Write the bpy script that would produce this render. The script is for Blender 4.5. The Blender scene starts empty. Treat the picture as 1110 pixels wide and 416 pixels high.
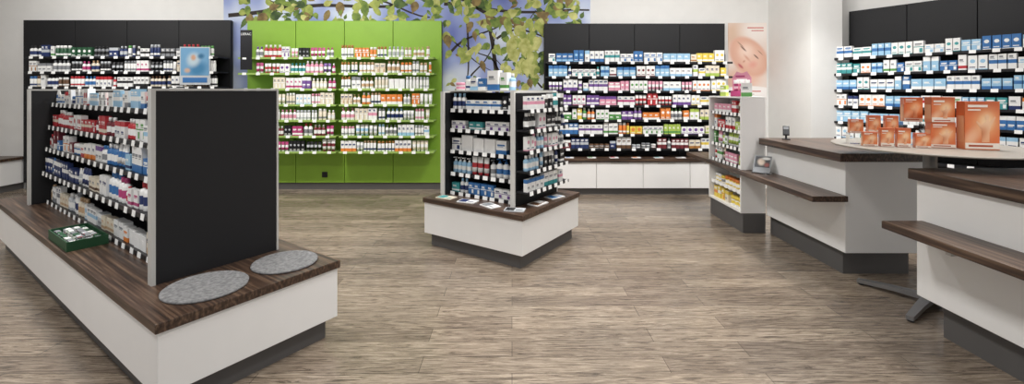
import bpy, bmesh, math, random
from mathutils import Vector, Matrix
random.seed(7)
R = math.radians
PI = math.pi
C = bpy.context.scene.collection

# ---------------------------------------------------------------- colours / materials
def lin(h):
    v = [int(h[i:i+2], 16)/255 for i in (0, 2, 4)]
    return tuple((c/12.92 if c <= .04045 else ((c+.055)/1.055)**2.4) for c in v) + (1,)
HEX = dict(white='F2F2F0', cream='E6DCC8', blue='3A72AE', lightblue='9CC6E2', navy='263666', teal='42989A', green='58984E',
           darkgreen='2C583C', lime='ACC45A', yellow='E8CE54', orange='E4863E', red='BC343C', darkred='742A32', pink='E29CB2',
           magenta='B64278', purple='745096', black='1D1D20', grey='86898D', silver='C0C4C8', brown='664832', amber='AE783C', tan='CAAA86')
MC = {}
def mat(name, col, rough=.5, metal=0, noise=0):
    if name in MC: return MC[name]
    m = bpy.data.materials.new(name); m.use_nodes = True
    nt = m.node_tree; b = nt.nodes['Principled BSDF']
    b.inputs['Roughness'].default_value = rough; b.inputs['Metallic'].default_value = metal
    if isinstance(col, str): col = lin(col)
    b.inputs['Base Color'].default_value = col
    if noise:
        tc = nt.nodes.new('ShaderNodeTexCoord'); n = nt.nodes.new('ShaderNodeTexNoise'); n.inputs['Scale'].default_value = 6
        nt.links.new(tc.outputs['Object'], n.inputs['Vector'])
        mx = nt.nodes.new('ShaderNodeMixRGB'); mx.blend_type = 'MULTIPLY'; mx.inputs['Fac'].default_value = noise
        mx.inputs['Color1'].default_value = col
        nt.links.new(n.outputs['Fac'], mx.inputs['Color2'])
        nt.links.new(mx.outputs['Color'], b.inputs['Base Color'])
    MC[name] = m
    return m
def ramp_mat(name, stops, scale=3, rough=.5, mapping=(1,1,1), detail=3, coord='Object', dist=0):
    m = bpy.data.materials.new(name); m.use_nodes = True
    nt = m.node_tree; b = nt.nodes['Principled BSDF']; b.inputs['Roughness'].default_value = rough
    tc = nt.nodes.new('ShaderNodeTexCoord'); mp = nt.nodes.new('ShaderNodeMapping'); mp.inputs['Scale'].default_value = mapping
    nt.links.new(tc.outputs[coord], mp.inputs['Vector'])
    n = nt.nodes.new('ShaderNodeTexNoise'); n.inputs['Scale'].default_value = scale; n.inputs['Detail'].default_value = detail; n.inputs['Distortion'].default_value = dist
    nt.links.new(mp.outputs['Vector'], n.inputs['Vector'])
    cr = nt.nodes.new('ShaderNodeValToRGB'); e = cr.color_ramp.elements
    e[0].position, e[0].color = stops[0][0], lin(stops[0][1]); e[1].position, e[1].color = stops[-1][0], lin(stops[-1][1])
    for p, c in stops[1:-1]: x = e.new(p); x.color = lin(c)
    nt.links.new(n.outputs['Fac'], cr.inputs['Fac']); nt.links.new(cr.outputs['Color'], b.inputs['Base Color'])
    return m
def blob_mat(name, base, blobs, coord='Object', rough=.5):
    """a soft printed picture: ellipses (cx, cz, rx, rz, tilt, colour, inner, outer) blended one over the other"""
    m = bpy.data.materials.new(name); m.use_nodes = True
    nt = m.node_tree; b = nt.nodes['Principled BSDF']; b.inputs['Roughness'].default_value = rough
    tc = nt.nodes.new('ShaderNodeTexCoord'); sep = nt.nodes.new('ShaderNodeSeparateXYZ'); cmb = nt.nodes.new('ShaderNodeCombineXYZ')
    nt.links.new(tc.outputs[coord], sep.inputs[0]); nt.links.new(sep.outputs['X'], cmb.inputs['X']); nt.links.new(sep.outputs['Z'], cmb.inputs['Y'])
    prev = None
    for cx, cz, rx, rz, a, col, i0, o0 in blobs:
        mp = nt.nodes.new('ShaderNodeMapping'); mp.vector_type = 'TEXTURE'
        mp.inputs['Location'].default_value = (cx, cz, 0); mp.inputs['Rotation'].default_value = (0, 0, a); mp.inputs['Scale'].default_value = (rx, rz, 1)
        nt.links.new(cmb.outputs[0], mp.inputs['Vector'])
        ln = nt.nodes.new('ShaderNodeVectorMath'); ln.operation = 'LENGTH'; nt.links.new(mp.outputs[0], ln.inputs[0])
        mr = nt.nodes.new('ShaderNodeMapRange'); mr.interpolation_type = 'SMOOTHSTEP'
        mr.inputs['From Min'].default_value = i0; mr.inputs['From Max'].default_value = o0; mr.inputs['To Min'].default_value = 1; mr.inputs['To Max'].default_value = 0
        nt.links.new(ln.outputs['Value'], mr.inputs['Value'])
        mx = nt.nodes.new('ShaderNodeMixRGB'); mx.inputs['Color1'].default_value = lin(base); mx.inputs['Color2'].default_value = lin(col)
        nt.links.new(mr.outputs['Result'], mx.inputs['Fac'])
        if prev: nt.links.new(prev.outputs['Color'], mx.inputs['Color1'])
        prev = mx
    nt.links.new(prev.outputs['Color'], b.inputs['Base Color'])
    return m
def cm(c): return mat('print_'+c, HEX[c], .42)
WHITE = mat('white_laminate', 'F3F2F0', .38, noise=.05)
WALLM = mat('wall_paint', 'E8E7E4', .8, noise=.08)
BLACK = mat('black_panel', '101014', .62, noise=.2)
GREEN = mat('lime_panel', '94C03E', .5, noise=.15)
PLINTH = mat('grey_plinth', '5C5A59', .5, noise=.15)
ALU = mat('brushed_aluminium', 'CCCBC7', .4, .15)
STEEL = mat('foot_steel', '98989A', .32, .7)
FRAME = mat('pale_frame', 'D6D4CF', .45)
DARKM = mat('dark_metal', '28282B', .4, .3)
SHELFW = mat('green_shelf', '98B65E', .4)
TAGM = mat('tag_card', 'F8F8F6', .5)
def wood(name, axis):
    return ramp_mat(name, [(.34, '2A1F19'), (.5, '453328'), (.72, '745D4B')], 1.6, .36, (1.2, 46, 24) if axis == 'x' else (46, 1.2, 24), 6)
WOODX = wood('dark_striped_wood_x', 'x'); WOODY = wood('dark_striped_wood_y', 'y')

def floor_mat():
    m = bpy.data.materials.new('limed_wood_planks'); m.use_nodes = True
    nt = m.node_tree; b = nt.nodes['Principled BSDF']
    L = nt.links.new
    tc = nt.nodes.new('ShaderNodeTexCoord')
    br = nt.nodes.new('ShaderNodeTexBrick'); br.offset = .37
    br.inputs['Scale'].default_value = 1; br.inputs['Brick Width'].default_value = 1.3; br.inputs['Row Height'].default_value = .145
    br.inputs['Mortar Size'].default_value = .0018; br.inputs['Mortar Smooth'].default_value = .3
    br.inputs['Color1'].default_value = lin('AFA599'); br.inputs['Color2'].default_value = lin('8B8178'); br.inputs['Mortar'].default_value = lin('5F5750')
    L(tc.outputs['Object'], br.inputs['Vector'])
    mp = nt.nodes.new('ShaderNodeMapping'); mp.inputs['Scale'].default_value = (1.7, 22, 1)
    L(tc.outputs['Object'], mp.inputs['Vector'])
    n = nt.nodes.new('ShaderNodeTexNoise'); n.inputs['Scale'].default_value = 2.4; n.inputs['Detail'].default_value = 10; n.inputs['Roughness'].default_value = .74
    n.inputs['Distortion'].default_value = 1.7
    L(mp.outputs['Vector'], n.inputs['Vector'])
    cr = nt.nodes.new('ShaderNodeValToRGB'); e = cr.color_ramp.elements
    e[0].position = .37; e[0].color = lin('5A514A'); e[1].position = .64; e[1].color = lin('FFFBF4')
    x = e.new(.49); x.color = lin('C2B9B0')
    L(n.outputs['Fac'], cr.inputs['Fac'])
    mx = nt.nodes.new('ShaderNodeMixRGB'); mx.blend_type = 'MULTIPLY'; mx.inputs['Fac'].default_value = .9
    L(br.outputs['Color'], mx.inputs['Color1']); L(cr.outputs['Color'], mx.inputs['Color2'])
    n2 = nt.nodes.new('ShaderNodeTexNoise'); n2.inputs['Scale'].default_value = 1.4; n2.inputs['Detail'].default_value = 3
    L(tc.outputs['Object'], n2.inputs['Vector'])
    c2 = nt.nodes.new('ShaderNodeValToRGB'); c2.color_ramp.elements[0].position = .3; c2.color_ramp.elements[0].color = (.84, .83, .81, 1); c2.color_ramp.elements[1].position = .7; c2.color_ramp.elements[1].color = (1.05, 1.02, .98, 1)
    L(n2.outputs['Fac'], c2.inputs['Fac'])
    gm = nt.nodes.new('ShaderNodeMixRGB'); gm.blend_type = 'MULTIPLY'; gm.inputs['Fac'].default_value = 1
    L(mx.outputs['Color'], gm.inputs['Color1']); L(c2.outputs['Color'], gm.inputs['Color2'])
    L(gm.outputs['Color'], b.inputs['Base Color'])
    b.inputs['Roughness'].default_value = .24
    return m
FELT = ramp_mat('grey_felt', [(.3, '68686A'), (.7, '929292')], 60, .95)
def glass_mat():
    m = bpy.data.materials.new('clear_acrylic'); m.use_nodes = True
    b = m.node_tree.nodes['Principled BSDF']
    b.inputs['Transmission Weight'].default_value = 1; b.inputs['Roughness'].default_value = .03; b.inputs['IOR'].default_value = 1.2
    b.inputs['Base Color'].default_value = (.95, .97, .97, 1)
    return m
ACR = glass_mat()

# ---------------------------------------------------------------- mesh helpers
def bx(bm, x0, x1, y0, y1, z0, z1, m=0, bev=0):
    vs = [bm.verts.new(p) for p in ((x0,y0,z0),(x1,y0,z0),(x1,y1,z0),(x0,y1,z0),(x0,y0,z1),(x1,y0,z1),(x1,y1,z1),(x0,y1,z1))]
    fs = []
    for q in ((0,3,2,1),(4,5,6,7),(0,1,5,4),(1,2,6,5),(2,3,7,6),(3,0,4,7)):
        f = bm.faces.new([vs[i] for i in q]); f.material_index = m; fs.append(f)
    if bev:
        es = list({e for f in fs for e in f.edges})
        bmesh.ops.bevel(bm, geom=es, offset=bev, segments=2, affect='EDGES', profile=.5)
def lathe(bm, prof, n=14, cx=0, cy=0, sx=1, sy=1):
    rings = []
    for r, z, m in prof:
        rings.append([bm.verts.new((cx+r*sx*math.cos(2*PI*i/n), cy+r*sy*math.sin(2*PI*i/n), z)) for i in range(n)])
    for k in range(len(prof)-1):
        for i in range(n):
            f = bm.faces.new((rings[k][i], rings[k][(i+1)%n], rings[k+1][(i+1)%n], rings[k+1][i]))
            f.material_index = prof[k][2]; f.smooth = True
    f = bm.faces.new(list(reversed(rings[0]))); f.material_index = prof[0][2]
    f = bm.faces.new(rings[-1]); f.material_index = prof[-1][2]
def poly(bm, pts, m=0):
    f = bm.faces.new([bm.verts.new(p) for p in pts]); f.material_index = m
    return f
def mesh(name, bm, mats):
    me = bpy.data.meshes.new(name)
    bm.normal_update(); bm.to_mesh(me); bm.free()
    for m in (mats if isinstance(mats, (list, tuple)) else [mats]): me.materials.append(m)
    return me
def link(name, me, parent=None, loc=(0,0,0), rz=0, rx=0):
    o = bpy.data.objects.new(name, me); C.objects.link(o)
    o.location = loc; o.rotation_euler = (rx, 0, rz)
    if parent: o.parent = parent
    return o
def obj(name, bm, mats, parent=None, loc=(0,0,0), rz=0, rx=0):
    return link(name, mesh(name, bm, mats), parent, loc, rz, rx)
def tag(o, label, cat, group=None):
    o['label'] = label; o['category'] = cat
    if group: o['group'] = group
    return o
def thing(name, label, cat, loc=(0,0,0), rz=0, group=None):
    return tag(link(name, None, None, loc, rz), label, cat, group)
def struct(name, bm, mats):
    o = obj(name, bm, mats); o['kind'] = 'structure'; return o
def one(*a, **k):
    b = bmesh.new(); bx(b, *a, **k); return b
ONES = ['', 'first','second','third','fourth','fifth','sixth','seventh','eighth','ninth','tenth','eleventh','twelfth','thirteenth','fourteenth',
        'fifteenth','sixteenth','seventeenth','eighteenth','nineteenth']
TENS = {2:'twenty',3:'thirty',4:'forty',5:'fifty',6:'sixty',7:'seventy',8:'eighty'}
def ordn(n):
    if n < 20: return ONES[n]
    t, u = divmod(n, 10)
    return (TENS[t][:-1]+'ieth') if u == 0 else TENS[t]+'-'+ONES[u]

# ---------------------------------------------------------------- room
b = bmesh.new(); bx(b, -9, 8, -3, 7, -.1, 0); struct('floor', b, floor_mat())
WY = 6.70
struct('wall_back', one(-9, 5.2, WY, WY+.15, 0, 3.05), WALLM)
struct('wall_left', one(-9.15, -9, -1, WY+.15, 0, 3.05), WALLM)
struct('ceiling', one(-9.15, 8, .2, WY+.15, 3.05, 3.2), WALLM)
struct('wall_pillar', one(3.80, 4.2, 5.75, WY, 0, 3.05), WALLM)
RA = math.atan2(-.868, .496)
o = struct('wall_right', one(-.55, 4.2, .02, .17, 0, 3.05), WALLM); o.location = (4.404+.868*.02, 5.88+.496*.02, 0); o.rotation_euler = (0, 0, RA)

# ---------------------------------------------------------------- products
cache = {}
KNAME = {'carton':'carton','medbox':'medicine_box','cosbox':'cosmetic_box','bottle':'bottle','tall':'spray_bottle','pump':'pump_bottle','tube':'cream_tube','jar':'jar'}
def make_proto(kind, base, acc, w, h, d):
    key = (kind, base, acc, w, h, d)
    if key in cache: return cache[key]
    rnd = random.Random(str(key))
    mats = [cm(base), cm(acc), cm('white') if base not in ('white', 'cream', 'silver') else cm(rnd.choice(['grey', 'navy', acc]))]
    kids = []
    b = bmesh.new()
    if kind in ('carton', 'medbox', 'cosbox'):
        st = rnd.choice([0, 1, 2, 3, 4, 5])
        cuts = [[0, .3, 1], [0, .7, 1], [0, .38, .62, 1], [0, .12, .3, 1], [0, .08, 1], [0, .5, .56, 1]][st]
        ms = [[1, 0], [0, 1], [0, 1, 0], [0, 1, 0], [1, 0], [0, 1, 0]][st]
        for i in range(len(ms)):
            z0, z1 = cuts[i]*h, cuts[i+1]*h
            P = [(-w/2,0),(w/2,0),(w/2,d),(-w/2,d)]
            for q in range(4):
                a, c = P[q], P[(q+1) % 4]
                poly(b, [(a[0],a[1],z0),(c[0],c[1],z0),(c[0],c[1],z1),(a[0],a[1],z1)], ms[i])
        poly(b, [(-w/2,0,h),(w/2,0,h),(w/2,d,h),(-w/2,d,h)], 0)
        poly(b, [(-w/2,0,0),(-w/2,d,0),(w/2,d,0),(w/2,0,0)], 0)
        if st == 4:
            r = min(w, h)*.3
            poly(b, [(r*math.cos(2*PI*i/14), -.001, h*.6+r*math.sin(2*PI*i/14)) for i in range(14)], 1)
            bx(b, -w*.38, w*.3, -.0012, 0, h*.16, h*.22, 2)
        else:
            mz = [.66, .35, .82, .66, 0, .74][st]*h
            bx(b, -w*.36, w*(.36 if rnd.random() < .5 else .1), -.0012, 0, mz-h*.05, mz+h*.06, 2)
            bx(b, -w*.36, w*.2, -.0010, 0, mz-h*.12, mz-h*.09, 2)
            if st == 5: bx(b, w*.1, w*.42, -.0012, 0, h*.1, h*.42, 1)
        desc, cat = f'{base} carton with {acc} {"dot" if st == 4 else "band"}', 'box'
    elif kind == 'bottle':
        r = w/2
        lathe(b, [(r*.92,0,0),(r,.005,0),(r,h*.2,1 if rnd.random() < .5 else 2),(r,h*.52,0),(r,h*.64,0),(r*.85,h*.72,0),(r*.4,h*.77,0),(r*.4,h*.82,0)], 12, 0, r)
        c = bmesh.new(); lathe(c, [(r*.52,0,0),(r*.52,h*.19,0),(r*.45,h*.21,0)], 12)
        kids.append(('cap', mesh('cap', c, cm(acc)), (0, r, h*.79)))
        desc, cat = f'{base} bottle with {acc} cap', 'bottle'
    elif kind == 'tall':
        r = w/2
        lathe(b, [(r*.94,0,0),(r,.004,0),(r,h*.15,2),(r,h*.3,0),(r,h*.72,0),(r*.9,h*.76,0)], 12, 0, r)
        c = bmesh.new(); lathe(c, [(r*.86,0,0),(r*.86,h*.22,0),(r*.7,h*.245,0)], 12)
        kids.append(('cap', mesh('cap', c, cm(acc)), (0, r, h*.755)))
        desc, cat = f'{base} spray bottle with {acc} cap', 'bottle'
    elif kind == 'pump':
        r = w/2
        lathe(b, [(r*.94,0,0),(r,.004,0),(r,h*.2,1),(r,h*.45,0),(r,h*.62,0),(r*.5,h*.7,0),(r*.35,h*.72,0)], 12, 0, r)
        c = bmesh.new(); lathe(c, [(r*.5,0,0),(r*.5,h*.08,0),(r*.16,h*.1,0),(r*.16,h*.2,0)], 10)
        bx(c, -r*.3, r*.3, -r*1.1, r*.4, h*.2, h*.25)
        kids.append(('pump_head', mesh('pump_head', c, cm(acc)), (0, r, h*.70)))
        desc, cat = f'{base} pump bottle with {acc} head', 'bottle'
    elif kind == 'tube':
        n = 12; rings = []
        for k, t in enumerate((0, .3, .6, .85, .93, 1)):
            ry = (d/2)*(1-t)**.6 + .0012 if t < .9 else .0012
            rx = w/2*(.82+.18*t)
            rings.append(([b.verts.new((rx*math.cos(2*PI*i/n), d/2+ry*math.sin(2*PI*i/n), h*.16+h*.84*t)) for i in range(n)], t))
        mm = [0, 1, 0, 0, 0]
        for k in range(5):
            for i in range(n):
                f = b.faces.new((rings[k][0][i], rings[k][0][(i+1)%n], rings[k+1][0][(i+1)%n], rings[k+1][0][i])); f.material_index = mm[k]; f.smooth = True
        f = b.faces.new(list(reversed(rings[0][0]))); f = b.faces.new(rings[-1][0])
        c = bmesh.new(); lathe(c, [(w*.36,0,0),(w*.38,h*.15,0),(w*.3,h*.165,0)], 12, 0, d/2, 1, d/w)
        kids.append(('cap', mesh('cap', c, cm(acc)), (0, 0, 0)))
        desc, cat = f'{base} tube with {acc} cap', 'tube'
    elif kind == 'jar':
        r = w/2
        lathe(b, [(r*.9,0,0),(r,.006,0),(r,h*.15,2),(r,h*.5,0),(r,h*.62,0)], 14, 0, r)
        c = bmesh.new(); lathe(c, [(r*1.02,0,0),(r*1.02,h*.33,0),(r*.92,h*.38,0)], 14)
        kids.append(('lid', mesh('lid', c, cm(acc)), (0, r, h*.62)))
        desc, cat = f'{base} jar with {acc} lid', 'jar'
    p = dict(name=KNAME[kind], me=mesh(KNAME[kind], b, mats), kids=kids, w=w, h=h, d=d, desc=desc, cat=cat)
    cache[key] = p
    return p
def put(p, loc, rz, label, group, s=1):
    o = link(p['name'], p['me'], None, loc, rz); tag(o, label, p['cat'], group)
    if s != 1: o.scale = (s, s, s)
    for n, me, l in p['kids']: link(n, me, o, l)
    return o
def fill(fr, L, where, pal, x0=.02, x1=None, front=.02, hmax=.19, run=(1, 4), start=0, rnd=random, skip=.03, hmin=0):
    """fr = (world origin of a shelf's front left, angle): a row of products from left to right"""
    org, ang = fr
    x1 = L-.015 if x1 is None else x1
    ux = Vector((math.cos(ang), math.sin(ang), 0)); uy = Vector((-math.sin(ang), math.cos(ang), 0))
    x = x0; n = start; guard = 0
    while x < x1-.03 and guard < 900:
        guard += 1
        t = (x-x0)/(x1-x0)
        opts = pal(t) if callable(pal) else pal
        k = rnd.choice(opts)
        s = rnd.uniform(.86, 1.08)
        if k[4]*s > hmax or k[4]*s < hmin*.88: continue
        p = make_proto(*k); w = p['w']*s
        for _ in range(rnd.randint(*run)):
            if x+w > x1: x = x1; break
            n += 1
            pos = org + ux*(x+w/2) + uy*(front+rnd.uniform(0, .012)) + Vector((0, 0, .0006))
            put(p, pos, ang+rnd.uniform(-.03, .03), f"{p['desc']}, {ordn(n)} from left on {where}", f"products on {where}", s)
            x += w + rnd.uniform(.004, .009)
        x += rnd.uniform(.002, skip)
    return n

# ---------------------------------------------------------------- shelving helpers
tb = bmesh.new(); bx(tb, -.027, .027, -.002, 0, -.018, .018); TAGME = mesh('price_tag', tb, TAGM)
class Unit:
    def __init__(s, name, label, cat, loc, ang):
        s.root = thing(name, label, cat, loc, ang); s.loc = Vector(loc); s.ang = ang; s.n = 0
    def world(s, p): return s.loc + Matrix.Rotation(s.ang, 3, 'Z') @ Vector(p)
    def shelf(s, loc, rot, L, D, m, ntags, thick=.014, railm=None, tagz=-.006):
        b = bmesh.new()
        bx(b, 0, L, .004, D, -thick, 0, 0); bx(b, 0, L, 0, .004, -.024, .003, 1)
        o = obj('shelf', b, [m, railm or m], s.root, loc, rot)
        for i in range(ntags):
            x = (i+.5)*L/ntags + random.uniform(-.2, .2)*L/ntags/2
            link('price_tag', TAGME, o, (x, -.001, tagz-.005), 0, -.12)
        return (s.world(loc), s.ang+rot)

def specs(kinds, cols, sizes):
    return [(k, c[0], c[1], *s) for k in kinds for c in cols for s in sizes.get(k, [])]
CB = [(.058,.15,.045),(.076,.125,.05),(.062,.16,.05),(.085,.115,.05)]
SZ = dict(carton=[(.055,.125,.04),(.07,.11,.045),(.09,.085,.05),(.06,.145,.045)], medbox=CB, cosbox=[(.05,.155,.045),(.066,.135,.045),(.056,.17,.05)],
          bottle=[(.048,.15,.048),(.054,.168,.054)], tall=[(.044,.172,.044),(.048,.152,.048),(.038,.162,.038)],
          pump=[(.054,.168,.054)], tube=[(.054,.16,.04),(.048,.142,.036)], jar=[(.066,.06,.066),(.058,.08,.058)])
BIG = dict(medbox=[(.074,.125,.06),(.064,.145,.05),(.088,.11,.06),(.056,.135,.05),(.06,.158,.05),(.08,.135,.05)])

# ---- green wall unit
GX0, GX1 = -3.88, -1.03
U = Unit('wall_shelf_unit', 'lime green wall shelving unit filled with white cosmetics', 'shelving', (GX0, WY-.02, 0), 0)
GW = GX1-GX0
for i in range(4):
    w = GW/4
    obj('back_panel', one(i*w+.004, (i+1)*w-.004, -.06, -.01, .10, 2.47, bev=.003), GREEN, U.root)
obj('backing', one(.0, GW, -.01, 0, 0, 2.46), BLACK, U.root)
obj('plinth', one(.02, GW-.02, -.045, -.0105, 0, .098), PLINTH, U.root)['label'] = 'grey plinth'
sk = obj('power_socket', one(-.04, .04, -.012, 0, -.04, .04, bev=.004), DARKM, U.root, (1.14, -.061, .22)); sk['label'] = 'small dark power socket'
LEFTG = specs(['cosbox','tube','bottle'], [('pink','white'),('purple','white'),('white','magenta'),('black','grey'),('white','purple'),('magenta','white'),('white','pink'),('pink','magenta'),('white','red'),('red','white'),('white','teal')], SZ)
RIGHTG = specs(['tall','tall','bottle','pump'], [('white','orange'),('white','white'),('white','amber'),('white','tan'),('orange','white'),('white','silver')], SZ) + specs(['cosbox'], [('white','orange'),('cream','tan'),('orange','white')], SZ)
WHTG = specs(['tall','cosbox','tube','bottle','pump'], [('white','white'),('white','grey'),('white','silver'),('white','pink'),('white','lightblue'),('cream','white')], SZ)
DARKG = specs(['cosbox','tube','bottle'], [('darkred','white'),('purple','white'),('white','purple'),('magenta','white'),('black','silver'),('white','red'),('white','darkred')], SZ)
rown = ['top','second','third','fourth','fifth','sixth','bottom']
pl = [LEFTG, LEFTG, WHTG+LEFTG, WHTG, WHTG, DARKG, DARKG]; prr = [RIGHTG, RIGHTG, WHTG+RIGHTG, WHTG+RIGHTG, WHTG, WHTG, WHTG+RIGHTG]
for k in range(7):
    z = 1.915-.221*k
    h2 = GW/2
    fr = U.shelf((.03, -.33, z), 0, h2-.05, .27, SHELFW, 7)
    n = fill(fr, h2-.05, f"the green unit's {rown[k]} shelf", pl[k], x0=.48 if k > 1 else .23, hmax=.182, hmin=.145, run=(2, 4), skip=.018)
    fr = U.shelf((h2+.02, -.33, z), 0, h2-.09, .27, SHELFW, 7)
    fill(fr, h2-.09, f"the green unit's {rown[k]} shelf", prr[k], x0=.02, hmax=.184, hmin=.15, run=(2, 4), skip=.018, start=n)
# black vertical sign with white lettering
sg = thing('shelf_sign', 'narrow black sign with white lettering beside the green shelving', 'sign', (-3.735, WY-.34, 1.74))
obj('sign_board', one(-.082, .082, -.012, 0, 0, .56, bev=.003), mat('sign_black', '16161C', .4), sg)
def text(s, size, m, parent, loc, name='lettering'):
    cu = bpy.data.curves.new('t', 'FONT'); cu.body = s; cu.size = size; cu.align_x = 'CENTER'; cu.align_y = 'CENTER'; cu.extrude = .0008
    to = bpy.data.objects.new('t', cu); C.objects.link(to)
    me = bpy.data.meshes.new_from_object(to.evaluated_get(bpy.context.evaluated_depsgraph_get()))
    bpy.data.objects.remove(to); me.materials.append(m)
    o = link(name, me, parent, loc, 0, PI/2); o['label'] = 'white lettering'
    return o
text('LIERAC', .047, mat('lettering_white', 'FAFAFA', .5), sg, (0, -.0135, .50))

# ---- black wall unit, right
BX0, BX1 = .47, 3.12
U = Unit('wall_shelf_unit', 'black wall shelving unit with colourful cartons above white drawers', 'shelving', (BX0, WY-.02, 0), 0)
BW = BX1-BX0
for i in range(4):
    w = BW/4
    obj('back_panel', one(i*w+.003, (i+1)*w-.003, -.06, -.01, .10, 2.43, bev=.003), BLACK, U.root)
obj('backing', one(.0, BW, -.01, 0, 0, 2.42), PLINTH, U.root)
for i in range(5):
    w = BW/4; x = min(max(i*w, .012), BW-.012)
    obj('upright', one(x-.01, x+.01, -.075, -.0605, .52, 1.98), DARKM, U.root)
pal_c = specs(['medbox'], [('white','yellow'),('cream','lime'),('white','orange'),('yellow','white'),('cream','amber'),('white','lime')], SZ)
r1 = specs(['medbox'], [('lightblue','white'),('white','blue'),('white','lightblue'),('blue','white'),('white','teal'),('blue','lightblue')], SZ)
r2 = specs(['medbox','bottle'], [('white','lightblue'),('white','teal'),('lightblue','blue'),('white','blue'),('white','darkred')], SZ)
r3 = specs(['medbox','tube'], [('white','pink'),('white','lightblue'),('pink','white'),('white','purple'),('white','green')], SZ)
r4 = specs(['medbox','medbox','tube'], [('red','white'),('purple','white'),('white','red'),('white','magenta'),('pink','purple'),('white','purple')], SZ)
r5 = specs(['medbox','bottle'], [('white','green'),('green','white'),('purple','white'),('white','orange'),('orange','white'),('yellow','white')], SZ)
r6 = specs(['medbox','tall'], [('white','green'),('lime','green'),('white','yellow'),('yellow','orange'),('orange','white'),('white','purple'),('blue','white')], SZ)
r7 = specs(['medbox','bottle','jar'], [('white','darkgreen'),('white','blue'),('darkred','white'),('white','brown'),('navy','silver'),('white','grey')], SZ)
PALB = [r1, r2, r3, r4, r5, r6, r7]
for k in range(7):
    fr = U.shelf((.02, -.33, 1.85-.203*k), 0, BW-.04, .255, DARKM, 14)
    fill(fr, BW-.04, f"the right-hand black unit's {rown[k]} shelf", (lambda t, k=k: PALB[k] if t < .76 else pal_c), x0=.03, hmax=.17, hmin=.11 if k < 6 else 0, run=(1, 4), skip=.015)
# bench below
bn = thing('drawer_bench', 'low white drawer bench with dark wooden top under the black shelving', 'bench', (BX0+.05, 6.27, 0))
obj('top_board', one(-.02, 2.62, -.02, .33, .46, .51, bev=.004), WOODX, bn)['label'] = 'dark wooden top'
obj('body', one(0, 2.6, .02, .33, .09, .46), WHITE, bn)
for i in range(4):
    d = obj('drawer', one(i*.65+.004, (i+1)*.65-.004, 0, .0195, .095, .452, bev=.002), WHITE, bn)
    obj('handle', one(i*.65+.2, i*.65+.45, -.006, -.0005, .435, .447), ALU, d)
obj('plinth', one(.03, 2.57, .04, .33, 0, .089), PLINTH, bn)['label'] = 'grey plinth'
for i in range(7):
    lf = tag(link('leaflet', None, None, (BX0+.33+.31*i, 6.29, .5106), random.uniform(-.2, .2)), f'small leaflet lying on the drawer bench, {ordn(i+1)} from left', 'leaflet', 'leaflets on the drawer bench')
    obj('pages', one(-.06, .06, -.025, .04, 0, .01), cm('white'), lf)
    obj('cover_print', one(-.05, .01, -.018, .03, .0102, .0112), cm(['blue','green','red','orange','teal','grey','pink'][i]), lf)

# ---- black wall unit, left
LX0, LX1 = -7.16, -4.12
U = Unit('wall_shelf_unit', 'black wall shelving unit behind the large gondola', 'shelving', (LX0, WY-.02, 0), 0)
LW = LX1-LX0
for i in range(4):
    w = LW/4
    obj('back_panel', one(i*w+.003, (i+1)*w-.003, -.06, -.01, .10, 2.48, bev=.003), BLACK, U.root)
obj('backing', one(.0, LW, -.01, 0, 0, 2.47), PLINTH, U.root)
obj('plinth', one(.03, LW-.03, -.055, -.0105, 0, .098), PLINTH, U.root)
l1 = specs(['tall','bottle','cosbox'], [('black','white'),('darkgreen','white'),('white','black'),('white','green'),('navy','silver'),('white','grey'),('white','red'),('grey','black')], SZ)
l2 = specs(['tube','tall','cosbox','bottle'], [('white','white'),('white','amber'),('cream','tan'),('white','grey'),('black','silver'),('white','magenta')], SZ)
l3 = specs(['tall','cosbox','bottle'], [('brown','white'),('white','black'),('white','red'),('white','white'),('white','blue'),('red','white'),('cream','brown')], SZ)
for k in range(5):
    fr = U.shelf((.31, -.33, 1.925-.212*k), 0, LW-.33, .265, DARKM, 16)
    if k < 3: fill(fr, LW-.33, f"the left-hand black unit's {rown[k]} shelf", [l1, l2, l3][k], x0=.03, hmax=.18, hmin=.13, run=(1, 4), skip=.02)
# blue leaflet card hung on its shelf edge
cd = thing('display_card', 'blue picture card hung on the shelf front of the left-hand black unit', 'sign', (-4.44, WY-.362, 1.53), R(6))
obj('card_board', one(-.20, .20, -.008, 0, 0, .53), cm('silver'), cd)
b = bmesh.new(); bx(b, -.185, .185, -.0105, -.0085, .13, .515, 0)
obj('picture', b, blob_mat('card_picture', '6E9FC4', [(.04,.22,.16,.12,.5,'3F7EA8',.3,1.1),(-.02,.35,.11,.13,-.3,'B9CBD4',.3,1.1),(.08,.40,.06,.05,.2,'2C688E',.2,1.1),(-.1,.2,.06,.05,0,'C9A890',.2,1),(-.02,.38,.045,.055,0,'C79C80',.3,1.1)]), cd)
b = bmesh.new(); bx(b, -.16, .16, -.0105, -.0085, .03, .1, 0); obj('caption_strip', b, cm('blue'), cd)

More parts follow.
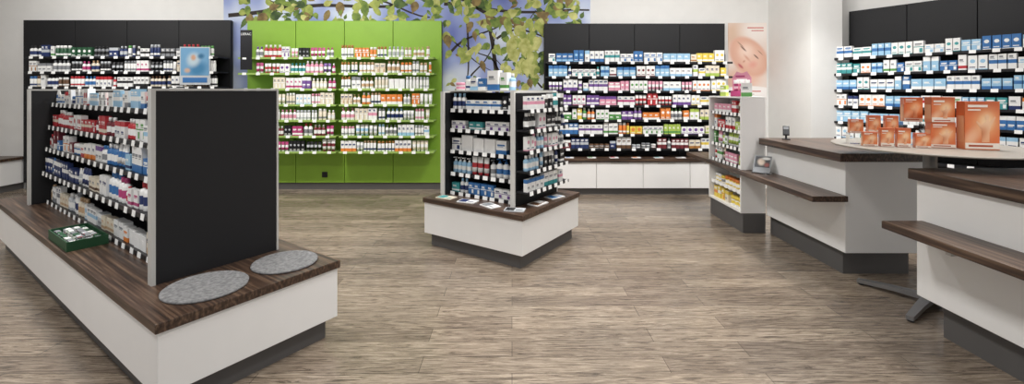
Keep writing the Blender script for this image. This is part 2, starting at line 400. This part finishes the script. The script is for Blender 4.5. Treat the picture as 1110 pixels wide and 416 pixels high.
# ---- right angled wall unit
U = Unit('wall_shelf_unit', 'black angled wall shelving unit with blue and white medicine boxes behind the counters', 'shelving', (4.404, 5.88, 0), RA)
RW = 2.4
for i in range(4):
    w = RW/4
    obj('back_panel', one(i*w+.003, (i+1)*w-.003, -.05, -.005, .10, 2.47, bev=.003), BLACK, U.root)
obj('backing', one(0, RW, -.004, 0, 0, 2.46), PLINTH, U.root)
obj('plinth', one(.03, RW-.03, -.045, -.0055, 0, .098), PLINTH, U.root)
q1 = specs(['medbox'], [('white','blue'),('lightblue','white'),('blue','white'),('white','lightblue'),('white','teal'),('lightblue','blue'),('white','navy')], BIG)
q2 = q1 + specs(['medbox'], [('white','orange'),('white','red'),('teal','white'),('white','green')], BIG)
for k in range(7):
    fr = U.shelf((-.06, -.33, 1.86-.2*k), 0, RW, .275, DARKM, 14)
    if k < 6: fill(fr, RW, f"the angled black unit's {rown[k]} shelf", [q1, q2, q1, q2, q1, q1, q1][k], x0=.03, hmax=.168, run=(1, 4), skip=.008)

# ---------------------------------------------------------------- mural behind the units
b = bmesh.new()
MX0, MX1 = -4.27, 1.16
bx(b, MX0, MX1, WY-.006, WY-.0005, .0, 2.95, 0)
rl = random.Random(5)
def leaf(x, z, s, a, m, y):
    prof = [(0,-.5),(.12,-.46),(.30,-.34),(.33,-.26),(.40,-.1),(.36,-.04),(.36,.08),(.26,.16),(.22,.28),(.12,.36),(0,.6)]
    sq = rl.uniform(.5, 1.0)
    def tr(px, pz):
        px *= sq
        X = px*math.cos(a)-pz*math.sin(a); Z = px*math.sin(a)+pz*math.cos(a)
        return (min(max(x+X*s, MX0), MX1), y, min(z+Z*s, 2.95))
    poly(b, [tr(*p) for p in prof] + [tr(-px, pz) for px, pz in reversed(prof[1:-1])], m)
def branch(p, q, r0, r1, y):
    p = Vector(p); q = Vector(q); n = 8
    prev = None
    for i in range(n+1):
        t = i/n
        c = p.lerp(q, t)+Vector((.05*math.sin(t*5+p.x*3), .04*math.sin(t*7+q.x)))
        w = r0+(r1-r0)*t
        dd = (q-p).normalized(); nn = Vector((-dd.y, dd.x))
        cur = (c+nn*w, c-nn*w)
        if prev:
            poly(b, [(prev[0].x,y,prev[0].y),(cur[0].x,y,cur[0].y),(cur[1].x,y,cur[1].y),(prev[1].x,y,prev[1].y)], 1)
        prev = cur
for pq in [((-.95,2.9),(.45,2.2),.034,.010),((-.9,2.0),(.1,2.65),.02,.006),((-.38,2.95),(-.2,.6),.034,.022),((-.75,1.3),(-.25,2.3),.018,.005),((.4,1.5),(-.3,2.0),.014,.004),
           ((-.6,2.8),(-.75,1.2),.02,.005),((-1,2.3),(-.3,1.7),.014,.004),((-.2,2.2),(.4,2.6),.018,.006),((-.15,1.7),(-.7,2.2),.016,.005),
           ((-4.2,2.6),(-1.5,2.75),.03,.02),((-2.6,2.9),(-1.2,2.55),.02,.01),((-1.0,2.7),(1.1,2.6),.03,.012),((-3.8,2.9),(-3.0,2.5),.02,.01)]:
    branch(pq[0], pq[1], pq[2], pq[3], WY-.0065)
for i in range(240):
    leaf(rl.uniform(-4.0, 1.1), rl.uniform(2.42, 2.9), rl.uniform(.08, .22), rl.uniform(0, 6.28), rl.choice([2,3,3,4,4,5,6]), WY-.007-i*.000005)
for i in range(170):
    x = rl.uniform(-1.0, .5); z = rl.uniform(1.2, 2.5)
    if rl.random() < .4 and z < 1.9: continue
    leaf(x, z, rl.uniform(.06, .2), rl.uniform(2, 4.3), rl.choice([2,3,3,4,4,5,5,6]), WY-.0085-i*.000005)
for i in range(44):
    leaf(rl.uniform(-.08, .47), rl.uniform(1.65, 2.45), rl.uniform(.12, .27), rl.uniform(2.4, 3.9), rl.choice([4,4,5,5]), WY-.0100-i*.000005)
def lm(n, a, c): return ramp_mat(n, [(.32, a), (.68, c)], 11, .75, detail=4)
mu = obj('wall_mural', b, [ramp_mat('mural_sky', [(.32, '6A76B6'), (.47, '9DAAD6'), (.63, 'DEE6F0')], 1.3, .75, detail=2), mat('mural_bark', '332B26', .8), lm('mural_leaf_dark', '32462A', '60783A'), lm('mural_leaf_mid', '546E32', '8EA24A'), lm('mural_leaf_olive', '7E8E42', 'B4BC64'), lm('mural_leaf_pale', 'A0A454', 'D2D28A'), lm('mural_leaf_brown', '665236', '9A8652')])
tag(mu, 'photo mural of leafy branches against blue sky on the back wall', 'mural')

# ---------------------------------------------------------------- poster
ps = thing('wall_poster', 'tall poster of a resting face on the back wall beside the black shelving', 'poster', (3.485, WY-.001, 1.33))
pm = blob_mat('poster_picture', 'E9DAD0', [
    (-.25,.95,.35,.25,.4,'D8B9A2',.2,1.2), (.15,1.0,.3,.2,0,'F1E8E2',.2,1.3),
    (-.1,.28,.36,.22,.2,'E6BDA8',.4,1.2),
    (.02,.62,.26,.37,.75,'DFAE98',.8,1.02), (.04,.63,.22,.32,.75,'EBC4B0',.3,1.05), (-.02,.70,.13,.13,.75,'F4D8C8',.1,1.2),
    (.08,.50,.10,.08,.4,'E5A596',.0,1.1),
    (-.06,.74,.065,.013,-.75,'8A675A',.5,1.2), (.13,.62,.055,.012,-.75,'8A675A',.5,1.2),
    (-.10,.80,.075,.010,-.75,'B08A76',.3,1.3), (.19,.68,.06,.009,-.75,'B08A76',.3,1.3),
    (-.005,.60,.022,.085,.75,'D9A48F',.0,1.3), (-.05,.55,.03,.018,.75,'C98F7C',.0,1.2),
    (-.10,.48,.065,.024,-.75,'C97070',.4,1.1), (-.10,.48,.05,.004,-.75,'A85658',.3,1.2),
    (0,.06,.5,.13,0,'F5F1EE',.9,1.05)])
obj('poster_sheet', one(-.285, .285, -.006, 0, 0, 1.12), pm, ps)
pr_ = mat('poster_red', 'C8584C', .5); pg_ = mat('poster_grey', 'A8A29C', .5)
for x0, x1, z0, z1, m in ((0,.24,1.04,1.055,pr_),(.06,.24,1.0,1.012,pr_),(-.2,.2,.10,.115,pr_),(-.2,.1,.06,.07,pg_)):
    obj('caption_line', one(x0, x1, -.0072, -.0062, z0, z1), m, ps)

# ---------------------------------------------------------------- gondolas
GA = R(-34.5)
def gondola_base(U, L, W, H=.45, bodym=WHITE):
    obj('top_board', one(-L, 0, 0, W, H-.045, H, bev=.004), WOODX, U.root)['label'] = 'dark striped wooden top'
    obj('body', one(-L+.012, -.012, .012, W-.012, .12, H-.0455, bev=.003), bodym, U.root)
    obj('plinth', one(-L+.06, -.06, .06, W-.06, 0, .1195), PLINTH, U.root)['label'] = 'grey plinth'
def end_panel(U, x0, x1, y0, y1, z0, z1, fm=ALU, rp=.03, lp=.03):
    p = obj('end_panel', one(x0, x1, y0+lp, y1-rp, z0, z1-.012), BLACK, U.root)
    obj('post', one(x0-.002, x1+.002, y0, y0+lp-.0005, z0, z1), fm, p); obj('post', one(x0-.002, x1+.002, y1-rp+.0005, y1, z0, z1), fm, p)
    obj('top_rail', one(x0-.001, x1+.001, y0+lp, y1-rp, z1-.0115, z1), fm, p)
# large left gondola
PX, PY = -1.523, 1.929
U = Unit('gondola', 'long white floor gondola with dark wooden top and black end panel', 'gondola', (PX, PY, 0), GA)
gondola_base(U, 3.9, .90)
end_panel(U, -.52, -.475, .13, .785, .4505, 1.46, rp=.013, lp=.02)
end_panel(U, -3.40, -3.355, .13, .785, .4505, 1.46, rp=.013, lp=.02)
obj('spine', one(-3.354, -.521, .44, .46, .4505, 1.43), BLACK, U.root)
GS = dict(carton=[(.07,.125,.045),(.085,.10,.05),(.055,.145,.04),(.10,.09,.05),(.075,.115,.04)], bottle=[(.05,.14,.05),(.058,.16,.058),(.045,.125,.045)], tall=[(.045,.155,.045)], tube=[(.055,.15,.04),(.048,.13,.034)], jar=[(.065,.065,.065),(.07,.08,.07)], pump=[(.055,.16,.055)])
g1 = specs(['carton','tube','jar'], [('white','blue'),('lightblue','white'),('white','grey'),('cream','tan'),('white','red'),('white','white')], GS)
g2a = specs(['carton','carton','bottle'], [('red','white'),('darkred','white'),('white','red'),('red','cream')], GS)
g2b = specs(['bottle','carton','jar'], [('white','red'),('white','white'),('white','lightblue'),('white','green'),('red','white')], GS)
g3a = specs(['carton','bottle','jar'], [('darkred','white'),('red','white'),('white','orange'),('blue','white'),('white','red')], GS)
g3b = specs(['bottle','tall','tube','carton'], [('white','teal'),('lightblue','navy'),('white','blue'),('white','grey'),('white','purple'),('blue','white')], GS)
g4a = specs(['carton','tube'], [('blue','white'),('white','blue'),('navy','white'),('white','silver')], GS)
g4b = specs(['jar','bottle','pump','carton'], [('white','blue'),('cream','brown'),('white','red'),('white','magenta'),('white','lime'),('white','white')], GS)
g5a = specs(['carton','bottle'], [('silver','white'),('white','grey'),('white','lightblue'),('cream','tan')], GS)
g5b = specs(['carton','tube','jar'], [('white','pink'),('white','blue'),('white','orange'),('cream','tan'),('white','white')], GS)
GP = [lambda t: g1, lambda t: g2a if t < .55 else g2b, lambda t: g3a if t < .4 else g3b, lambda t: g4a if t < .45 else g4b, lambda t: g5a if t < .5 else g5b]
for k, z in enumerate((1.335, 1.135, .945, .735, .475)):
    yf = (.27, .25, .23, .21, .24)[k]
    fr = U.shelf((-3.35, yf, z), 0, 2.825, .435-yf, DARKM, 20)
    fill(fr, 2.825, f"the long gondola's {['top','second','third','fourth','bottom'][k]} shelf", GP[k], x0=.02, hmax=(.13, .165, .16, .175, .22)[k], hmin=(0, .10, .09, .10, .10)[k], run=(1, 3), skip=.014)
for k, z in enumerate((1.335, 1.03, .735, .475)):
    U.shelf((-.525, .64, z), PI, 2.825, .175, DARKM, 0)
def gw(x, y, z): return U.world((x, y, z))
# felt mats
for x, y, r, lb in ((-.235, .285, .19, 'round grey felt mat nearer the front corner of the long gondola'), (-.225, .69, .175, 'round grey felt mat at the far corner beside the black end panel')):
    b = bmesh.new(); lathe(b, [(r-.004,0,0),(r,.003,0),(r,.009,0),(r-.005,.012,0)], 48)
    tag(obj('seat_mat', b, FELT, None, gw(x, y, .4506)), lb, 'mat', None)
# green tray of packets
tr = thing('sample_tray', 'dark green tray of small packets on the wooden top of the long gondola', 'tray', gw(-1.73, .115, .4506), GA)
TG = mat('tray_green', '1B4A2C', .5)
obj('tray_floor', one(-.23, .23, -.10, .10, 0, .006), TG, tr)
b = bmesh.new()
bx(b, -.23, .23, -.10, -.094, .0062, .06, 0); bx(b, -.23, .23, .094, .10, .0062, .06, 0); bx(b, -.23, -.224, -.0938, .0938, .0062, .06, 0); bx(b, .224, .23, -.0938, .0938, .0062, .06, 0)
obj('rim', b, TG, tr)
pkm = []
for base, acc in (('white','green'),('silver','red'),('grey','white'),('darkgreen','silver')):
    b = bmesh.new()
    bx(b, -.021, .021, -.014, .014, 0, .014, 0, .005); bx(b, -.026, -.0212, -.013, .013, .006, .008, 1); bx(b, .0212, .026, -.013, .013, .006, .008, 1)
    pkm.append((base, acc, mesh('sweet_packet', b, [cm(base), cm(acc)])))
for ly in range(4):
    for i in range(7):
        for j in range(4):
            if ly == 3 and (i in (0, 6) or j in (0, 3)): continue
            base, acc, me = random.choice(pkm)
            p = tr.location + Matrix.Rotation(GA, 3, 'Z') @ Vector((-.189+.063*i, -.063+.042*j, .0067+.0152*ly))
            tag(link('sweet_packet', me, None, p, GA+random.uniform(-.12, .12)), f'small {base} packet with {acc} ends in the dark green tray', 'packet', f'{base} packets in the green tray')

# ---- centre gondola
U2 = U = Unit('gondola', 'small square white gondola with product shelves in the middle of the shop', 'gondola', (.085, 3.60, 0), GA)
gondola_base(U, 1.12, 1.03)
end_panel(U, -.235, -.20, .17, .94, .4505, 1.44, FRAME, .02, .02)
end_panel(U, -1.05, -1.015, .17, .94, .4505, 1.44, FRAME, .02, .02)
obj('spine', one(-1.0125, -.2375, .54, .56, .4505, 1.43), BLACK, U.root)
obj('cap_board', one(-1.05, -.20, .27, .84, 1.4405, 1.452), FRAME, U.root)
SW = .765
c0 = specs(['carton','tall','bottle'], [('white','blue'),('white','lightblue'),('navy','white'),('white','grey'),('black','white')], SZ)
c1 = specs(['carton','bottle'], [('white','lightblue'),('white','grey'),('teal','white'),('white','purple'),('blue','white')], SZ)
c2 = specs(['carton'], [('white','blue'),('white','grey'),('white','navy'),('white','white')], dict(carton=[(.13,.14,.06),(.11,.12,.06)]))
c3 = specs(['carton','tube','pump'], [('white','blue'),('white','grey'),('white','white'),('white','red'),('lightblue','white')], dict(carton=[(.085,.17,.05)], tube=[(.065,.175,.045)], pump=[(.06,.175,.06)]))
for k, z in enumerate((1.27, 1.08, .875, .66, .475)):
    fr = U.shelf((-1.01, .25, z), 0, SW, .285, DARKM, 8)
    fill(fr, SW, f"the centre gondola's {['top','second','third','fourth','bottom'][k]} side shelf", [c0, c1, c2, c3, c1][k], x0=.01, hmax=(.155,.165,.17,.19,.15)[k], skip=.035 if k < 2 else .015)
e1 = specs(['carton','tube','bottle'], [('white','teal'),('white','blue'),('lightblue','white'),('white','pink'),('black','white'),('navy','white'),('white','grey')], dict(carton=[(.06,.135,.04),(.075,.12,.04)], tube=[(.05,.135,.035)], bottle=[(.048,.14,.048)]))
for k, z in enumerate((1.285, 1.11, .935, .76, .585)):
    fr = U.shelf((-.07, .20, z), PI/2, .73, .127, DARKM, 7)
    fill(fr, .73, f"the centre gondola's {['top','second','third','fourth','bottom'][k]} end shelf", e1, x0=.01, hmax=.148, skip=.03)
# packs on the very top
for i, (x, y, kd, bs, ac, w, h, d) in enumerate(((-.96,.31,'jar','white','pink',.09,.075,.09),(-.86,.33,'tall','white','blue',.055,.14,.055),(-.77,.32,'carton','white','lightblue',.08,.12,.06),(-.66,.31,'carton','blue','white',.09,.11,.06),
        (-.525,.30,'carton','white','blue',.12,.18,.07),(-.41,.31,'carton','white','green',.08,.16,.06),(-.33,.31,'bottle','lightblue','white',.06,.15,.06))):
    p = make_proto(kd, bs, ac, w, h, d)
    put(p, U.world((x, y, 1.4526)), GA+random.uniform(-.06, .06), f"{p['desc']}, {ordn(i+1)} from left on top of the centre gondola", 'packs on top of the centre gondola')
# leaflets on its base
for i, (x, y, a, c1_, c2_, lb) in enumerate(((-.92,.11,.1,'cream','teal','cream leaflet at the far left on the centre gondola base'),(-.66,.11,.2,'white','navy','white leaflet with dark print left of middle on the centre gondola base'),(-.40,.10,-.3,'white','grey','pale leaflet in the middle of the centre gondola base'),(-.15,.11,.4,'silver','black','grey leaflet at the front corner of the centre gondola base'),(-.10,.40,1.5,'white','brown','white leaflet under the end shelves near the front of the centre gondola'),(-.10,.70,1.3,'white','blue','white leaflet under the end shelves at the far right of the centre gondola'))):
    lf = tag(link('leaflet', None, None, U.world((x, y, .4506)), GA+a), lb, 'leaflet')
    obj('pages', one(-.085, .085, -.055, .055, 0, .008), cm(c1_), lf)
    obj('cover_print', one(-.075, .0, -.045, .045, .0082, .0092), cm(c2_), lf)
    obj('text_print', one(.012, .07, -.03, -.015, .0082, .0092), cm(c2_), lf)

# ---------------------------------------------------------------- counters on the right
ct = thing('sales_counter', 'white sales counter with dark wooden top beside the display tower', 'counter', (2.58, 3.5, 0))
obj('counter_top', one(-.08, .66, -.06, 1.08, .905, .97, bev=.004), WOODY, ct)['label'] = 'dark wooden top'
obj('body', one(0, .6, 0, 1.08, .19, .9045, bev=.003), WHITE, ct)
obj('plinth', one(.04, .56, .08, 1.08, 0, .1895), PLINTH, ct)['label'] = 'grey plinth'
ld = thing('bag_ledge', 'long dark wooden bag ledge running along the farther counter', 'ledge', (2.3, 3.46, 0))
obj('board', one(0, .275, 0, 2.5, .595, .64, bev=.004), WOODY, ld)
for y in (.35, 2.1):
    obj('bracket', one(.1, .275, y, y+.03, .55, .5945), ALU, ld)
cn = thing('sales_counter', 'nearest white sales counter with dark wooden top at the right edge', 'counter', (2.48, .9, 0))
obj('counter_top', one(-.03, .9, -.05, 1.90, .905, .97, bev=.004), WOODY, cn)['label'] = 'dark wooden top'
obj('body', one(0, .85, 0, 1.87, .2, .9045, bev=.003), WHITE, cn)
obj('plinth', one(.06, .8, .05, 1.76, 0, .1995), PLINTH, cn)['label'] = 'grey plinth'
l2_ = thing('bag_ledge', 'dark wooden bag ledge on the nearest counter', 'ledge', (2.23, .9, 0))
obj('board', one(0, .249, 0, 1.83, .62, .665, bev=.004), WOODY, l2_)
for y in (.5, 1.5): obj('bracket', one(.1, .249, y, y+.03, .57, .6195), ALU, l2_)

# display tower
lc = thing('low_cabinet', 'low white open cabinet with grey plinth under the wooden ledge', 'cabinet', (2.33, 4.60, 0))
b = bmesh.new(); bx(b, 0, .25, 0, .02, .2, .5945); bx(b, 0, .25, .73, .75, .2, .5945); bx(b, .23, .25, .0205, .7295, .2, .5945); bx(b, 0, .2295, .0205, .7295, .2, .22)
obj('carcass', b, WHITE, lc)
obj('plinth', one(.02, .25, 0.0, .75, 0, .1995), PLINTH, lc)['label'] = 'grey plinth'
ULC = Unit.__new__(Unit); ULC.root = lc; ULC.loc = Vector((2.33, 4.60, 0)); ULC.ang = 0
y5 = specs(['carton','jar'], [('yellow','white'),('yellow','orange'),('cream','yellow'),('white','yellow')], dict(carton=[(.08,.12,.05),(.07,.145,.05)], jar=[(.07,.09,.07)]))
fill((Vector((2.35, 5.32, .2206)), -PI/2), .70, "the low cabinet's floor", y5, x0=.02, hmax=.16)
fr = ULC.shelf((.02, .725, .41), -PI/2, .70, .2, WHITE, 7)
fill(fr, .70, "the low cabinet's upper shelf", y5, x0=.02, hmax=.13)
U = Unit('display_tower', 'narrow white display tower of products standing on the wooden ledge', 'shelving', (2.33, 4.60, .6405), 0)
b = bmesh.new(); bx(b, 0, .25, 0, .02, 0, .73, 0, .002); obj('side_panel', b, WHITE, U.root)
b = bmesh.new(); bx(b, 0, .25, .73, .75, 0, .73, 0, .002); obj('side_panel', b, WHITE, U.root)
obj('back_panel', one(.235, .25, .0205, .7295, 0, .73), WHITE, U.root)
t1 = specs(['carton','tube','bottle'], [('white','green'),('green','white'),('cream','brown'),('white','orange'),('red','white'),('lime','white'),('white','red'),('darkgreen','white'),('pink','white')], SZ)
for k, z in enumerate((.57, .39, .21, .03)):
    fr = U.shelf((.02, .725, z), -PI/2, .70, .21, DARKM, 8)
    fill(fr, .70, f"the display tower's {['top','second','third','bottom'][k]} shelf", t1, x0=.02, hmax=.15, skip=.015)
obj('top_board', one(0, .25, 0.0, .75, .7305, .745), WHITE, U.root)
# things on top of the tower
tz = .6405+.7456
dp = thing('counter_display', 'pink cardboard display standing on top of the display tower', 'display', (2.45, 4.84, tz), R(-35))
obj('tray', one(-.09, .09, -.06, .06, 0, .06), cm('magenta'), dp)
b = bmesh.new(); poly(b, [(-.09,.062,0),(.09,.062,0),(.095,.066,.2),(.05,.066,.27),(0,.066,.25),(-.05,.066,.27),(-.095,.066,.2)], 0); bx(b, -.05, .05, .06, .064, .13, .19, 1); bx(b, -.06, .03, .06, .064, .21, .225, 2)
obj('back_card', b, [cm('pink'), cm('white'), cm('magenta')], dp)
tp = make_proto('tube', 'white', 'magenta', .05, .115, .032); tq = make_proto('carton', 'lime', 'white', .075, .12, .045)
for i in range(3): put(tp, (2.45+(-.055+.055*i)*math.cos(R(-35)), 4.84+(-.055+.055*i)*math.sin(R(-35))-.015, tz+.0606), R(-35), f"white tube with magenta cap, {ordn(i+1)} in the pink cardboard display", 'tubes in the pink display')
put(tq, (2.40, 5.14, tz+.0004), R(-60), 'lime green carton on top of the display tower behind the pink display', 'cartons on top of the tower')
put(make_proto('carton', 'white', 'green', .10, .14, .05), (2.42, 4.66, tz+.0004), R(-20), 'white and green carton at the front of the display tower top', 'cartons on top of the tower')
# brochure on the ledge
bh = thing('brochure_stand', 'dark printed magazine leaning in a clear holder on the wooden ledge', 'brochure', (2.44, 4.42, .6406), R(-40))
obj('holder', one(-.08, .08, -.05, .05, 0, .006), ACR, bh)
obj('brochure', one(-.075, .075, -.004, .004, .0, .19), cm('grey'), bh, (0, -.025, .0075), 0, R(-38))
b = bmesh.new(); bx(b, -.065, .065, -.0058, -.0042, .06, .18, 0)
obj('cover_print', b, blob_mat('magazine_cover', '3A3C40', [(-.01,.12,.04,.05,.2,'C9B8A8',.4,1.1),(.03,.16,.05,.02,0,'D8D8D6',.4,1.1),(.04,.09,.03,.03,0,'8C4A44',.3,1.1)]), bh, (0, -.025, .0075), 0, R(-38))
# card terminal
tm = thing('card_terminal', 'small dark card terminal on a stand on the farther counter', 'card reader', (2.68, 4.42, .9706), R(-30)); tm.scale = (.7, .7, .7)
b = bmesh.new(); bx(b, -.05, .05, -.05, .05, 0, .012, 0, .003); bx(b, -.012, .012, -.0, .02, .0125, .08, 0); obj('stand', b, DARKM, tm)
t2 = obj('body', one(-.04, .04, -.014, .014, 0, .14, bev=.004), DARKM, tm, (0, -.01, .06), 0, R(-30))
obj('screen', one(-.03, .03, -.016, -.0145, .085, .125), cm('grey'), t2)
b = bmesh.new()
for i in range(3):
    for j in range(4): bx(b, -.028+.021*i, -.014+.021*i, -.017, -.0145, .015+.016*j, .026+.016*j)
obj('keypad', b, mat('key_grey', '505256', .5), t2)

# ---------------------------------------------------------------- round pedestal table with orange cartons
TX, TY, TZ = 2.83, 3.06, 1.075
tbm = mat('table_beige', '9C968D', .4)
rt = thing('pedestal_table', 'round beige pedestal table between the two counters', 'table', (TX, TY, 0))
b = bmesh.new(); lathe(b, [(.544,TZ-.012,0),(.55,TZ-.009,0),(.55,TZ-.003,0),(.547,TZ,0)], 64); obj('tabletop', b, tbm, rt)
b = bmesh.new(); lathe(b, [(.06,.055,0),(.038,.07,0),(.038,TZ-.04,0),(.12,TZ-.02,0),(.12,TZ-.0125,0)], 24); obj('column', b, STEEL, rt)
for k in range(4):
    b = bmesh.new()
    pr = [(.03, .03, .066, .03), (.2, .03, .058, .026), (.41, .012, .038, .02)]
    rings = []
    for x, z0, z1, hw in pr: rings.append([b.verts.new(p) for p in ((x,-hw,z0),(x,hw,z0),(x,hw,z1),(x,-hw,z1))])
    for i in range(2):
        for q in range(4): b.faces.new((rings[i][q], rings[i][(q+1)%4], rings[i+1][(q+1)%4], rings[i+1][q]))
    b.faces.new(rings[0][::-1]); b.faces.new(rings[-1])
    lg = obj('leg', b, STEEL, rt, (0, 0, 0), R(124+90*k))
    b = bmesh.new(); lathe(b, [(.018,0,0),(.018,.0118,0)], 12, .39, 0); obj('foot', b, DARKM, lg)
# cartons
OM = [blob_mat('carton_orange', 'D6713F', [(.5,1.0,.9,.35,0,'BC5A32',.2,1.1),(.6,.55,.55,.42,.3,'E9A470',.1,1.1),(.62,.58,.30,.24,.3,'F4D0A4',.0,1.1),(.2,.25,.4,.22,.6,'E6AE88',.1,1.1)], 'Generated', .28), mat('carton_deep', 'A84C2C', .4),
      blob_mat('carton_glow', 'E4A67C', [(.6,.55,.4,.4,0,'EEC49E',.0,1.1),(.4,.3,.4,.2,.5,'C97C52',.1,1.1)], 'Generated', .28), mat('carton_cream', 'EBDFD2', .35)]
def sun_carton(w, h, d, st=0):
    b = bmesh.new(); bx(b, -w/2, w/2, 0, d, 0, h, 0, .0015)
    bx(b, -w*.49, w*.49, -.001, -.0002, h*.02, h*(.14 if st == 0 else .2), 3)
    if st == 0:
        bx(b, -w*.42, w*.15, -.0013, -.0002, h*.88, h*.93, 3); bx(b, -w*.42, -w*.05, -.0013, -.0002, h*.81, h*.84, 3)
    else:
        bx(b, -w*.42, w*.05, -.0014, -.0002, h*.80, h*.87, 3); bx(b, -w*.42, -w*.1, -.0014, -.0002, h*.70, h*.73, 3)
    s = 1 if st == 0 else .85
    pts = [(-.02,.16),(.2,.16),(.2,.36),(.25,.5),(.38,.66),(.36,.7),(.2,.58),(.17,.62),(.2,.68),(.16,.74),(.09,.73),(.07,.66),(.11,.6),(-.02,.52),(-.16,.6),(-.18,.57),(-.02,.42)]
    poly(b, [(x*w*s, -.0015, z*h*s+(.02 if st else 0)*h) for x, z in pts], 2)
    bx(b, -w*.4, w*.3, -.0013, -.0012, h*.06, h*.10, 1)
    bx(b, -w/2-.001, -w/2-.0002, d*.1, d*.9, h*.15, h*.7, 2)
    return b
big = mesh('sun_carton', sun_carton(.18, .305, .08, 0), OM); mid = mesh('sun_carton', sun_carton(.13, .165, .07, 0), OM); mid2 = mesh('sun_carton', sun_carton(.13, .165, .07, 1), OM)
rsd = mesh('sun_carton', sun_carton(.105, .165, .06, 0), OM); sml = mesh('sun_carton', sun_carton(.072, .125, .045, 1), OM); sm2 = mesh('sun_carton', sun_carton(.08, .095, .045, 0), OM)
def sc(me, x, y, z, rz, lb, g=None): return tag(link('sun_carton', me, None, (x, y, z), R(rz)), lb, 'box', g)
Z0 = TZ+.0006
sc(big, 2.965, 2.85, Z0, -14, 'largest orange carton at the right of the round table')
sc(mid, 2.81, 2.945, Z0, -18, 'lower orange carton of the stack left of the largest one')
sc(mid2, 2.81, 2.945, Z0+.1658, -12, 'upper orange carton of the stack left of the largest one')
rs = obj('acrylic_riser', one(-.06, .06, -.045, .045, 0, .16), ACR, None, (2.785, 3.16, Z0), R(-18)); tag(rs, 'tall clear acrylic riser block under the raised orange carton', 'riser')
sc(rsd, 2.775, 3.125, Z0+.1606, -20, 'orange carton raised on the tall clear riser')
rs = obj('acrylic_riser', one(-.15, .15, -.04, .04, 0, .075), ACR, None, (2.535, 3.17, Z0), R(-20)); tag(rs, 'low clear acrylic riser under the back row of small orange cartons', 'riser')
for i, (x, y, me) in enumerate(((2.41,3.04,sm2),(2.50,3.01,sml),(2.585,2.98,sml),(2.68,2.945,sm2))):
    sc(me, x, y, Z0, -22, f"small orange carton, {ordn(i+1)} from left in the front row on the round table", 'small orange cartons in the front row')
for i, u in enumerate((-.108, -.004, .096)):
    x = 2.535+u*math.cos(R(-20))+.03*math.sin(R(-20)); y = 3.17+u*math.sin(R(-20))-.03*math.cos(R(-20))
    sc((sm2, sml, sml)[i], x, y, Z0+.0756, -20, f"small orange carton, {ordn(i+1)} from left on the low clear riser", 'small orange cartons on the low riser')

# low cabinet at far left
fc = thing('low_cabinet', 'low white cabinet against the back wall at the far left', 'cabinet', (-7.9, 6.35, 0))
obj('body', one(0, .7, .01, .34, .1, .44), WHITE, fc); obj('top_board', one(-.02, .72, -.01, .34, .4405, .48), WOODX, fc); obj('plinth', one(.03, .67, .04, .34, 0, .0995), PLINTH, fc)
for i in range(2): obj('door', one(.005+.35*i, .345+.35*i, -.008, .0095, .11, .43), WHITE, fc)

# ---------------------------------------------------------------- light
def area(x, y, z, sx, sy, e, rx=0, rz=0, col=(1, .985, .965), spread=180):
    l = bpy.data.lights.new('added_overhead_light', 'AREA'); l.shape = 'RECTANGLE'; l.size = sx; l.size_y = sy; l.energy = e; l.color = col; l.spread = R(spread)  # unseen area lights added overhead to light the room, without fixtures
    o = bpy.data.objects.new('added_overhead_light', l); C.objects.link(o); o.location = (x, y, z); o.rotation_euler = (rx, 0, rz)
for x in (-5.5, -2.6, 0.3, 3.0):
    for y in (1.6, 3.3, 4.9):
        e = 30 if y > 2 else 24
        if x < -5: e *= .6
        if x > 2 and y > 3 and y < 4: e *= .55
        area(x, y, 3.0, .5, .3, e, spread=120)
for x in (-5.6, -2.4, 1.8): area(x, 5.0, 2.98, 2.4, .25, 37, R(42))  # added light washes onto the back shelving
area(3.4, 4.2, 2.98, 1.6, .3, 24, R(40), R(-60))
w = bpy.data.worlds.new('World'); bpy.context.scene.world = w; w.use_nodes = True
w.node_tree.nodes['Background'].inputs['Color'].default_value = (.97, .98, 1, 1); w.node_tree.nodes['Background'].inputs['Strength'].default_value = .62

# ---------------------------------------------------------------- camera
cam = bpy.data.cameras.new('camera'); co = bpy.data.objects.new('camera', cam); C.objects.link(co)
co.location = (0, 0, 1.45); co.rotation_euler = (PI/2, 0, 0)
cam.sensor_width = 36; cam.lens = 490/1110*36; cam.shift_y = -110/1110
bpy.context.scene.camera = co
bpy.context.scene.view_settings.view_transform = 'Standard'
